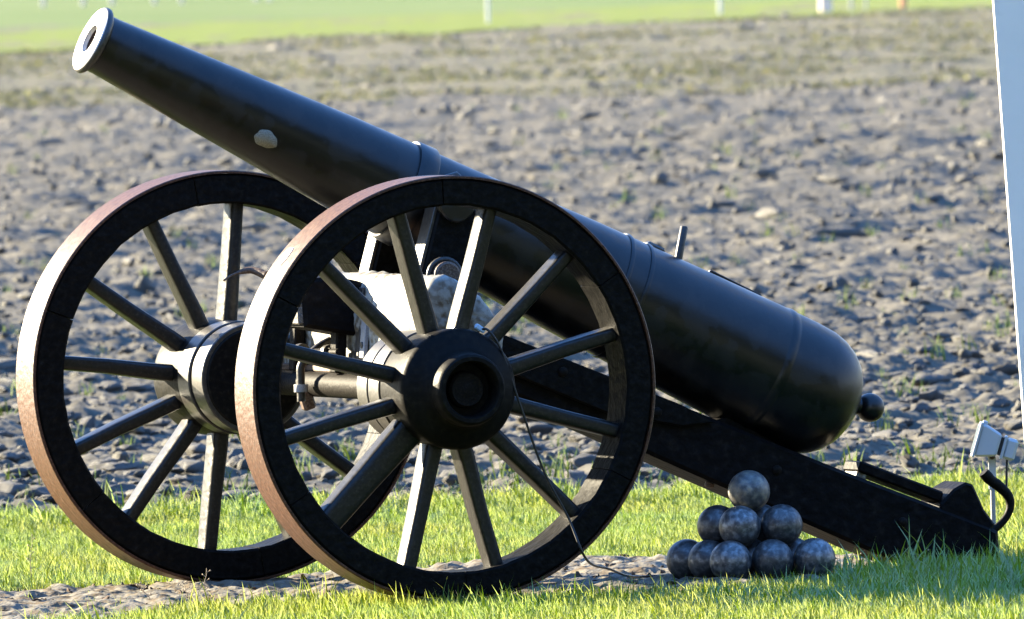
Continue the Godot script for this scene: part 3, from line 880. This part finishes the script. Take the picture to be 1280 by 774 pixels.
func build_far_things() -> void:
	# thin marker poles and fence posts at the far edge of the field
	var pole := func(nm: String, m: String, at: Vector3, w: float, h: float, label: String, cat: String, grp: String) -> void:
		var st := new_st()
		lathe(st, [Vector2(-0.1, w), Vector2(h * 0.5, w * 0.96), Vector2(h - w, w * 0.92), Vector2(h, w * 0.5), Vector2(h, 0)], Vector3.ZERO, Vector3.UP, 12)
		var o := part(numbered(nm), finish(st), m, self)
		o.position = at
		tag(o, label, cat, grp)
	pole.call("marker_pole", "far_white", Vector3(-0.17, 0.05, -160.0), 0.02, 1.1, "thin white marker pole at the far field edge beyond the barrel", "pole", "marker poles along the far field edge")
	pole.call("marker_pole", "far_white", Vector3(2.31, 0.05, -163.0), 0.024, 1.1, "white marker pole at the far field edge beside the pinkish post", "pole", "marker poles along the far field edge")
	pole.call("stout_post", "far_pink", Vector3(3.43, 0.05, -162.5), 0.07, 0.8, "stout pale pinkish post on the verge at the field's end", "post", "")
	pole.call("thin_post", "far_grey", Vector3(3.72, 0.05, -163.5), 0.02, 0.9, "thin grey post between the pinkish post and the orange post", "post", "grey posts at the field's end")
	pole.call("thin_post", "far_grey", Vector3(3.88, 0.05, -163.5), 0.015, 0.9, "thin grey post between the pinkish post and the orange post", "post", "grey posts at the field's end")
	pole.call("orange_post", "far_orange", Vector3(4.30, 0.05, -164.5), 0.04, 0.7, "short orange post at the end of the ploughed field", "post", "")
	for x in [64, 114, 150, 203, 237, 330, 347]:
		var z := -196.0
		pole.call("fence_post", "far_grey", Vector3((x - 640.0) * (51.7 - z) / 25100.0, 0.05, z), 0.03, 1.0, "weathered grey fence post standing in the far meadow", "fence post", "fence posts in the far meadow")

# row of dark trees added out of view so the black paint mirrors something dark
func build_added_trees() -> void:
	var proto := []
	for k in 2:
		var st := SurfaceTool.new()
		st.begin(Mesh.PRIMITIVE_TRIANGLES)
		for i in 3600:
			var t := pow(rng.randf(), 0.8)
			var y := lerpf(2.0, 24.0, t)
			var rad := 4.8 * pow(sin(PI * clampf(0.12 + 0.85 * t, 0.0, 1.0)), 0.7)
			var a := rng.randf() * TAU
			var q := sqrt(rng.randf_range(0.15, 1.0)) * (0.85 + 0.3 * sin(a * 3.0 + y * 0.9 + k))
			var c := Vector3(cos(a) * rad * q, y, sin(a) * rad * q)
			var b := Basis(Vector3(rng.randfn(), rng.randfn(), rng.randfn()).normalized(), rng.randf() * TAU)
			var z := rng.randf_range(0.25, 0.6)
			var n := (b.z + c.normalized()).normalized()
			for p in [Vector3(-1, 0, 0), Vector3(0, 1.3, 0.2), Vector3(1, 0, 0), Vector3(-1, 0, 0), Vector3(1, 0, 0), Vector3(0, -1.3, 0.2)]:
				st.set_normal(n)
				st.add_vertex(c + b * (p * z))
		var trunk := new_st()
		tube(trunk, [Vector3(0, -0.4, 0), Vector3(0.1, 3, 0), Vector3(-0.1, 9, 0.1), Vector3(0.1, 17, 0), Vector3(0, 23, 0)], [0.42, 0.34, 0.26, 0.15, 0.04], 10)
		for i in 7:
			var y := 4.0 + i * 2.4
			var a := i * 2.4
			tube(trunk, [Vector3(0, y, 0), Vector3(cos(a) * 1.8, y + 0.9, sin(a) * 1.8), Vector3(cos(a) * 3.4, y + 2.2, sin(a) * 3.4)], [0.14, 0.09, 0.03], 7)
		proto.append([st.commit(), finish(trunk)])
	for i in 22:
		var x := -52.0 + i * 7.2 + rng.randf_range(-1.0, 1.0)
		if absf(x) < 7.0:
			continue
		var o := thing("added_tree", "tall dark leafy tree in an unseen row added opposite the gun to darken reflections", "tree", Vector3(x, -0.3, 41.0 - 0.1 * x + rng.randf_range(-1.5, 1.5)), rng.randf() * TAU, "trees in the added unseen row")
		o.scale = Vector3.ONE * rng.randf_range(0.92, 1.1)
		part("crown", proto[i % 2][0], "tree_leaf", o)
		part("trunk", proto[i % 2][1], "tree_bark", o)

# thin morning mist lying over the far land
func build_mist() -> void:
	var f := FogVolume.new()
	f.name = "mist"
	f.shape = RenderingServer.FOG_VOLUME_SHAPE_BOX
	f.size = Vector3(260, 4.2, 330)
	f.position = Vector3(0, 1.8, -215)
	var m := FogMaterial.new()
	m.density = 0.00042
	m.albedo = Color(0.96, 0.95, 0.91)
	f.material = m
	add_child(f)
	f.set_meta("kind", "stuff")
	f.set_meta("label", "thin pale morning mist lying over the far field and meadow")
	f.set_meta("category", "mist")

# ------------------------------------------------------------------ plants and loose soil
func blade(st: SurfaceTool, base: Vector3, dir: Vector3, length: float, width: float, bend: float, col: Color, segs := 3) -> void:
	var d := dir.normalized()
	var side := d.cross(Vector3.UP).normalized()
	var prev_l := base - side * width * 0.5
	var prev_r := base + side * width * 0.5
	var n := (d * 0.4 + Vector3.UP * 0.9).normalized()
	st.set_color(col)
	st.set_normal(n)
	for k in range(1, segs + 1):
		var t := float(k) / segs
		var p := base + Vector3.UP * length * (t - 0.35 * bend * t * t) + d * length * bend * t * t
		var w := width * (1.0 - t * t) * 0.5
		var l := p - side * w
		var r := p + side * w
		for q in ([prev_l, l, r, prev_l, r, prev_r] if k < segs else [prev_l, p, prev_r]):
			st.add_vertex(q)
		prev_l = l
		prev_r = r

func tuft_mesh(n: int, rad: float, hmin: float, hmax: float, width: float, c0: Color, c1: Color, bendy := 0.6) -> ArrayMesh:
	var st := SurfaceTool.new()
	st.begin(Mesh.PRIMITIVE_TRIANGLES)
	for i in n:
		var a := rng.randf() * TAU
		var d := Vector3(cos(a), 0, sin(a))
		var b := rng.randf() * TAU
		var at := Vector3(cos(b), 0, sin(b)) * rad * sqrt(rng.randf())
		var v := rng.randf_range(0.8, 1.2)
		var c := c0.lerp(c1, rng.randf()) * v
		if rng.randf() < 0.04:
			c = Color(0.42, 0.36, 0.16)
		blade(st, at, d, rng.randf_range(hmin, hmax), width * rng.randf_range(0.7, 1.2), rng.randf_range(0.1, bendy), c)
	return st.commit()

func multi(nm: String, mesh: Mesh, m: String, xf: Array, cols: Array, parent: Node) -> void:
	var mm := MultiMesh.new()
	mm.transform_format = MultiMesh.TRANSFORM_3D
	mm.use_colors = true
	mm.mesh = mesh
	mm.instance_count = xf.size()
	for i in xf.size():
		mm.set_instance_transform(i, xf[i])
		mm.set_instance_color(i, cols[i])
	var o := MultiMeshInstance3D.new()
	o.name = nm
	o.multimesh = mm
	o.material_override = M[m]
	parent.add_child(o, true)
	o.set_meta("kind", "stuff")

func stuff_root(nm: String, label: String, category: String) -> Node3D:
	var o := thing(nm, label, category)
	o.set_meta("kind", "stuff")
	return o

func clod_mesh(sd: int) -> ArrayMesh:
	var ns := noise(0.9, 3, sd)
	var cell := noise(0.8, 1, sd + 40, FastNoiseLite.TYPE_CELLULAR)
	var st := new_st()
	st.set_smooth_group(-1)
	var rg := 7
	var sg := 11
	var pts := []
	for y in rg + 1:
		var row := []
		for x in sg:
			var d := Vector3(sin(PI * y / rg) * cos(TAU * x / sg), cos(PI * y / rg), sin(PI * y / rg) * sin(TAU * x / sg))
			row.append(d * (0.85 + 0.45 * ns.get_noise_3dv(d * 1.3) + 0.25 * cell.get_noise_3dv(d * 1.6)))
		pts.append(row)
	for y in rg:
		st.set_smooth_group(1)
		for x in sg:
			var l := (x + 1) % sg
			if y == 0:
				face(st, [pts[0][0], pts[1][x], pts[1][l]], pts[1][x])
			elif y == rg - 1:
				face(st, [pts[rg][0], pts[y][x], pts[y][l]], pts[y][x])
			else:
				face(st, [pts[y][x], pts[y + 1][x], pts[y + 1][l], pts[y][l]], pts[y][x])
	return finish(st)

func jitter_basis(tilt: float) -> Basis:
	return Basis(Vector3.UP, rng.randf() * TAU) * Basis(Vector3.RIGHT, rng.randfn() * tilt)

func build_plants() -> void:
	# --- clods on the field
	var clods := stuff_root("soil_clods", "grey clods of turned clay covering the ploughed field", "soil")
	var meshes := []
	for i in 4:
		meshes.append(clod_mesh(100 + i * 7))
	var xf := [[], [], [], []]
	var cols := [[], [], [], []]
	for band in [[-7.9, -16.0, 3.0, 220.0, 0.0075], [-16.0, -36.0, 4.0, 100.0, 0.0095], [-36.0, -75.0, 5.8, 40.0, 0.012], [-75.0, -101.0, 7.5, 20.0, 0.014], [-101.0, -166.0, 9.0, 5.0, 0.016]]:
		var count := int((band[0] - band[1]) * 2.0 * band[2] * band[3])
		for i in count:
			var x := rng.randf_range(-band[2], band[2])
			var z := rng.randf_range(band[1], band[0])
			if z > field_edge(x) + 0.1 or z < -153.6 - 2.06 * x:
				continue
			var s: float = band[4] * exp(rng.randfn() * 0.62)
			s = minf(s, 0.07)
			var bs: Basis
			if rng.randf() < 0.3:
				bs = Basis(Vector3.UP, 1.2 + rng.randfn() * 0.6) * Basis(Vector3.RIGHT, rng.randfn() * 0.3)
				bs = bs * Basis.from_scale(Vector3(s * rng.randf_range(1.8, 3.6), s * rng.randf_range(0.5, 0.9), s))
			else:
				bs = Basis(Vector3(rng.randfn(), rng.randfn(), rng.randfn()).normalized(), rng.randf() * 6.0)
				bs = bs * Basis.from_scale(Vector3(s * rng.randf_range(0.8, 1.3), s * rng.randf_range(0.6, 0.9), s))
			var k := rng.randi() % 4
			xf[k].append(Transform3D(bs, Vector3(x, field_h(x, z) + s * 0.1, z)))
			var v := rng.randf_range(0.75, 1.2)
			var w := rng.randf()
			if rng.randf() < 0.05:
				v *= 1.35  # a few paler clods: sunlit dewy glints put into the colour
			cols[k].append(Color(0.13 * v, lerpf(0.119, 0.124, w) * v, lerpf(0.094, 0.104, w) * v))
	for i in 1500:
		var x := rng.randf_range(-2.8, 2.8)
		var z := -8.0 - 16.0 * pow(rng.randf(), 1.4)
		if z > field_edge(x) - 0.1:
			continue
		var s := rng.randf_range(0.02, 0.045)
		var bs := Basis(Vector3.UP, rng.randf() * TAU) * Basis(Vector3.RIGHT, rng.randfn() * 0.35)
		var k := rng.randi() % 4
		xf[k].append(Transform3D(bs * Basis.from_scale(Vector3(s * rng.randf_range(1.4, 2.8), s * rng.randf_range(0.6, 0.95), s * 1.4)), Vector3(x, field_h(x, z) + s * 0.15, z)))
		var v := rng.randf_range(0.75, 1.05)
		cols[k].append(Color(0.135, 0.125, 0.108) * v)
	for k in 4:
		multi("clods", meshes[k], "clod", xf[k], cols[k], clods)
	# --- weeds: a green flush on the far third of the field, single sprouts nearer
	var weeds := stuff_root("field_weeds", "low yellowish green weeds scattered over the far part of the field", "weeds")
	var wt := [tuft_mesh(9, 0.05, 0.02, 0.055, 0.02, Color(0.15, 0.145, 0.06), Color(0.21, 0.2, 0.085), 1.0), tuft_mesh(12, 0.05, 0.05, 0.12, 0.006, Color(0.12, 0.16, 0.03), Color(0.2, 0.26, 0.06), 0.6)]
	var wx := [[], []]
	var wc := [[], []]
	for i in 30000:
		var x := rng.randf_range(-9.0, 9.0)
		var z := rng.randf_range(-166.0, -96.0)
		if z < -153.6 - 2.06 * x:
			continue
		var near_line := absf(z + 102.0 + n_big.get_noise_2d(x * 2.0, 0) * 2.0) < 1.6
		if n_big.get_noise_2d(x * 1.2, z * 0.5) < (-0.2 if near_line else 0.0) or z > -99.5:
			continue
		var s := rng.randf_range(0.5, 1.2)
		wx[0].append(Transform3D(jitter_basis(0.2).scaled(Vector3.ONE * s), Vector3(x, field_h(x, z) - 0.005, z)))
		var v := rng.randf_range(0.7, 1.3)
		wc[0].append(Color(v, v * rng.randf_range(0.85, 1.05), v))
	for i in 900:
		var z := -8.6 - 90.0 * pow(rng.randf(), 2.2)
		var x := rng.randf_range(-1, 1) * (2.4 - z * 0.05)
		wx[1].append(Transform3D(jitter_basis(0.15).scaled(Vector3.ONE * rng.randf_range(0.4, 1.1)), Vector3(x, field_h(x, z) - 0.004, z)))
		wc[1].append(Color(1, 1, 1) * rng.randf_range(0.8, 1.3))
	for k in 2:
		multi("sprouts", wt[k], "weed_leaf", wx[k], wc[k], weeds)
	# --- lawn
	var grass := stuff_root("lawn_grass", "short dewy bright green lawn grass around the cannon", "grass")
	var gt := []
	for i in 4:
		gt.append(tuft_mesh(15, 0.032, 0.03, 0.075 if i < 3 else 0.11, 0.0042, Color(0.31, 0.37, 0.055), Color(0.52, 0.56, 0.14), 0.85))
	var gx := [[], [], [], []]
	var gc := [[], [], [], []]
	for i in 90000:
		var z := rng.randf_range(-8.5, 3.2)
		var x := rng.randf_range(-2.3, 2.3)
		if z < field_edge(x):
			continue
		var d := path_depth(x, z)
		if d > 0.02 and rng.randf() > 0.03 + (0.25 if z > -0.4 and d < 0.3 else 0.0):
			continue
		var k := rng.randi() % 3
		if rng.randf() < 0.06:
			k = 3
		var s := rng.randf_range(0.6, 1.15)
		if d > 0.0:
			s *= 0.6
		if z < field_edge(x) + 0.5:
			s *= 1.2
		elif z < -1.2 and x < 0.9:
			s *= 0.72
		if x > 0.85 and z > -1.9 and z < 0.2:
			s *= 1.35
		if x < -0.55 and z > -2.8 and z < -1.3:
			s *= 1.3
		s *= 0.85 + 0.5 * maxf(0.0, n_mid.get_noise_2d(x * 1.5, z * 1.5 + 20.0))
		gx[k].append(Transform3D(jitter_basis(0.12).scaled(Vector3(s, s * rng.randf_range(0.8, 1.2), s)), Vector3(x, -0.026, z)))
		var patch := 0.5 + 0.5 * n_mid.get_noise_2d(x * 1.2 + 9.0, z * 0.7)
		var v := rng.randf_range(0.8, 1.2)
		gc[k].append(Color(lerpf(0.75, 1.2, patch) * v, v, lerpf(1.1, 0.8, patch) * v))
	for k in 4:
		multi("blades", gt[k], "grass_blade", gx[k], gc[k], grass)
	# --- crumbs on the bare strip
	var crumbs := stuff_root("path_crumbs", "brown crumbs of moss and small stones on the bare path", "debris")
	var cx := []
	var cc := []
	for i in 2600:
		var x := rng.randf_range(-2.0, 1.2)
		var z := rng.randf_range(-3.0, 1.6)
		if path_depth(x, z) < -0.03:
			continue
		var s := 0.0045 * exp(rng.randfn() * 0.5)
		cx.append(Transform3D(Basis(Vector3(rng.randfn(), rng.randfn(), rng.randfn()).normalized(), rng.randf() * 6.0) * Basis.from_scale(Vector3(s * 2.0, s * 0.6, s * 1.5)), Vector3(x, 0.0, z)))
		cc.append([Color(0.17, 0.085, 0.035), Color(0.2, 0.12, 0.06), Color(0.22, 0.2, 0.17), Color(0.07, 0.05, 0.03)][rng.randi() % 4])
	multi("crumbs", meshes[0], "clod", cx, cc, crumbs)
	# --- single dry weeds against the wheels
	dry_weed(Vector3(-0.82, -0.01, -0.55), 0.095, 0.1, "upright dry weed stalk with seed heads before the far wheel's foot")
	dry_weed(Vector3(-0.86, -0.01, -0.56), 0.065, -0.5, "leaning dry weed stalk beside the upright one before the far wheel")
	dry_weed(Vector3(-0.96, -0.01, -0.60), 0.07, -1.1, "dry weed sprig bent over the rim of the far wheel")
	dry_weed(Vector3(0.86, -0.01, -1.30), 0.10, 1.3, "brown dry weed stem arching over beside the cannonballs under the trail")
	dry_weed(Vector3(1.0, -0.01, -1.1), 0.09, 1.5, "pale dry weed stem bent flat before the trail near its tail")
	dry_weed(Vector3(-1.30, -0.01, -1.75), 0.155, 0.05, "tall pale dead stalk alone in the lawn beside the far wheel")

func dry_weed(at: Vector3, h: float, lean: float, label: String) -> void:
	var o := thing("dry_weed", label, "weed", at)
	var p := []
	for i in 6:
		var t := i / 5.0
		p.append(Vector3(lean * h * 0.6 * t * t + 0.003 * sin(t * 9.0), h * t * (1.0 - 0.12 * absf(lean)), 0.004 * sin(t * 5.0)))
	part("stem", tube_mesh(p, [0.0016, 0.0014, 0.0012, 0.001, 0.0009, 0.0008], 6), "dry_stem", o)
	for i in 5:
		var b: Vector3 = p[2].lerp(p[5], i / 5.0)
		var s := (1.0 if i % 2 == 0 else -1.0)
		var e := b + Vector3(s * rng.randf_range(0.006, 0.012), rng.randf_range(0.004, 0.009), rng.randf_range(-0.005, 0.005))
		part("twig", tube_mesh([b, e], [0.0009, 0.0007], 5), "dry_stem", o)
		part("seed_head", lathe_mesh([Vector2(-0.002, 0), Vector2(-0.001, 0.0018), Vector2(0.001, 0.002), Vector2(0.003, 0)], e, e - b, 7), "dry_stem", o)
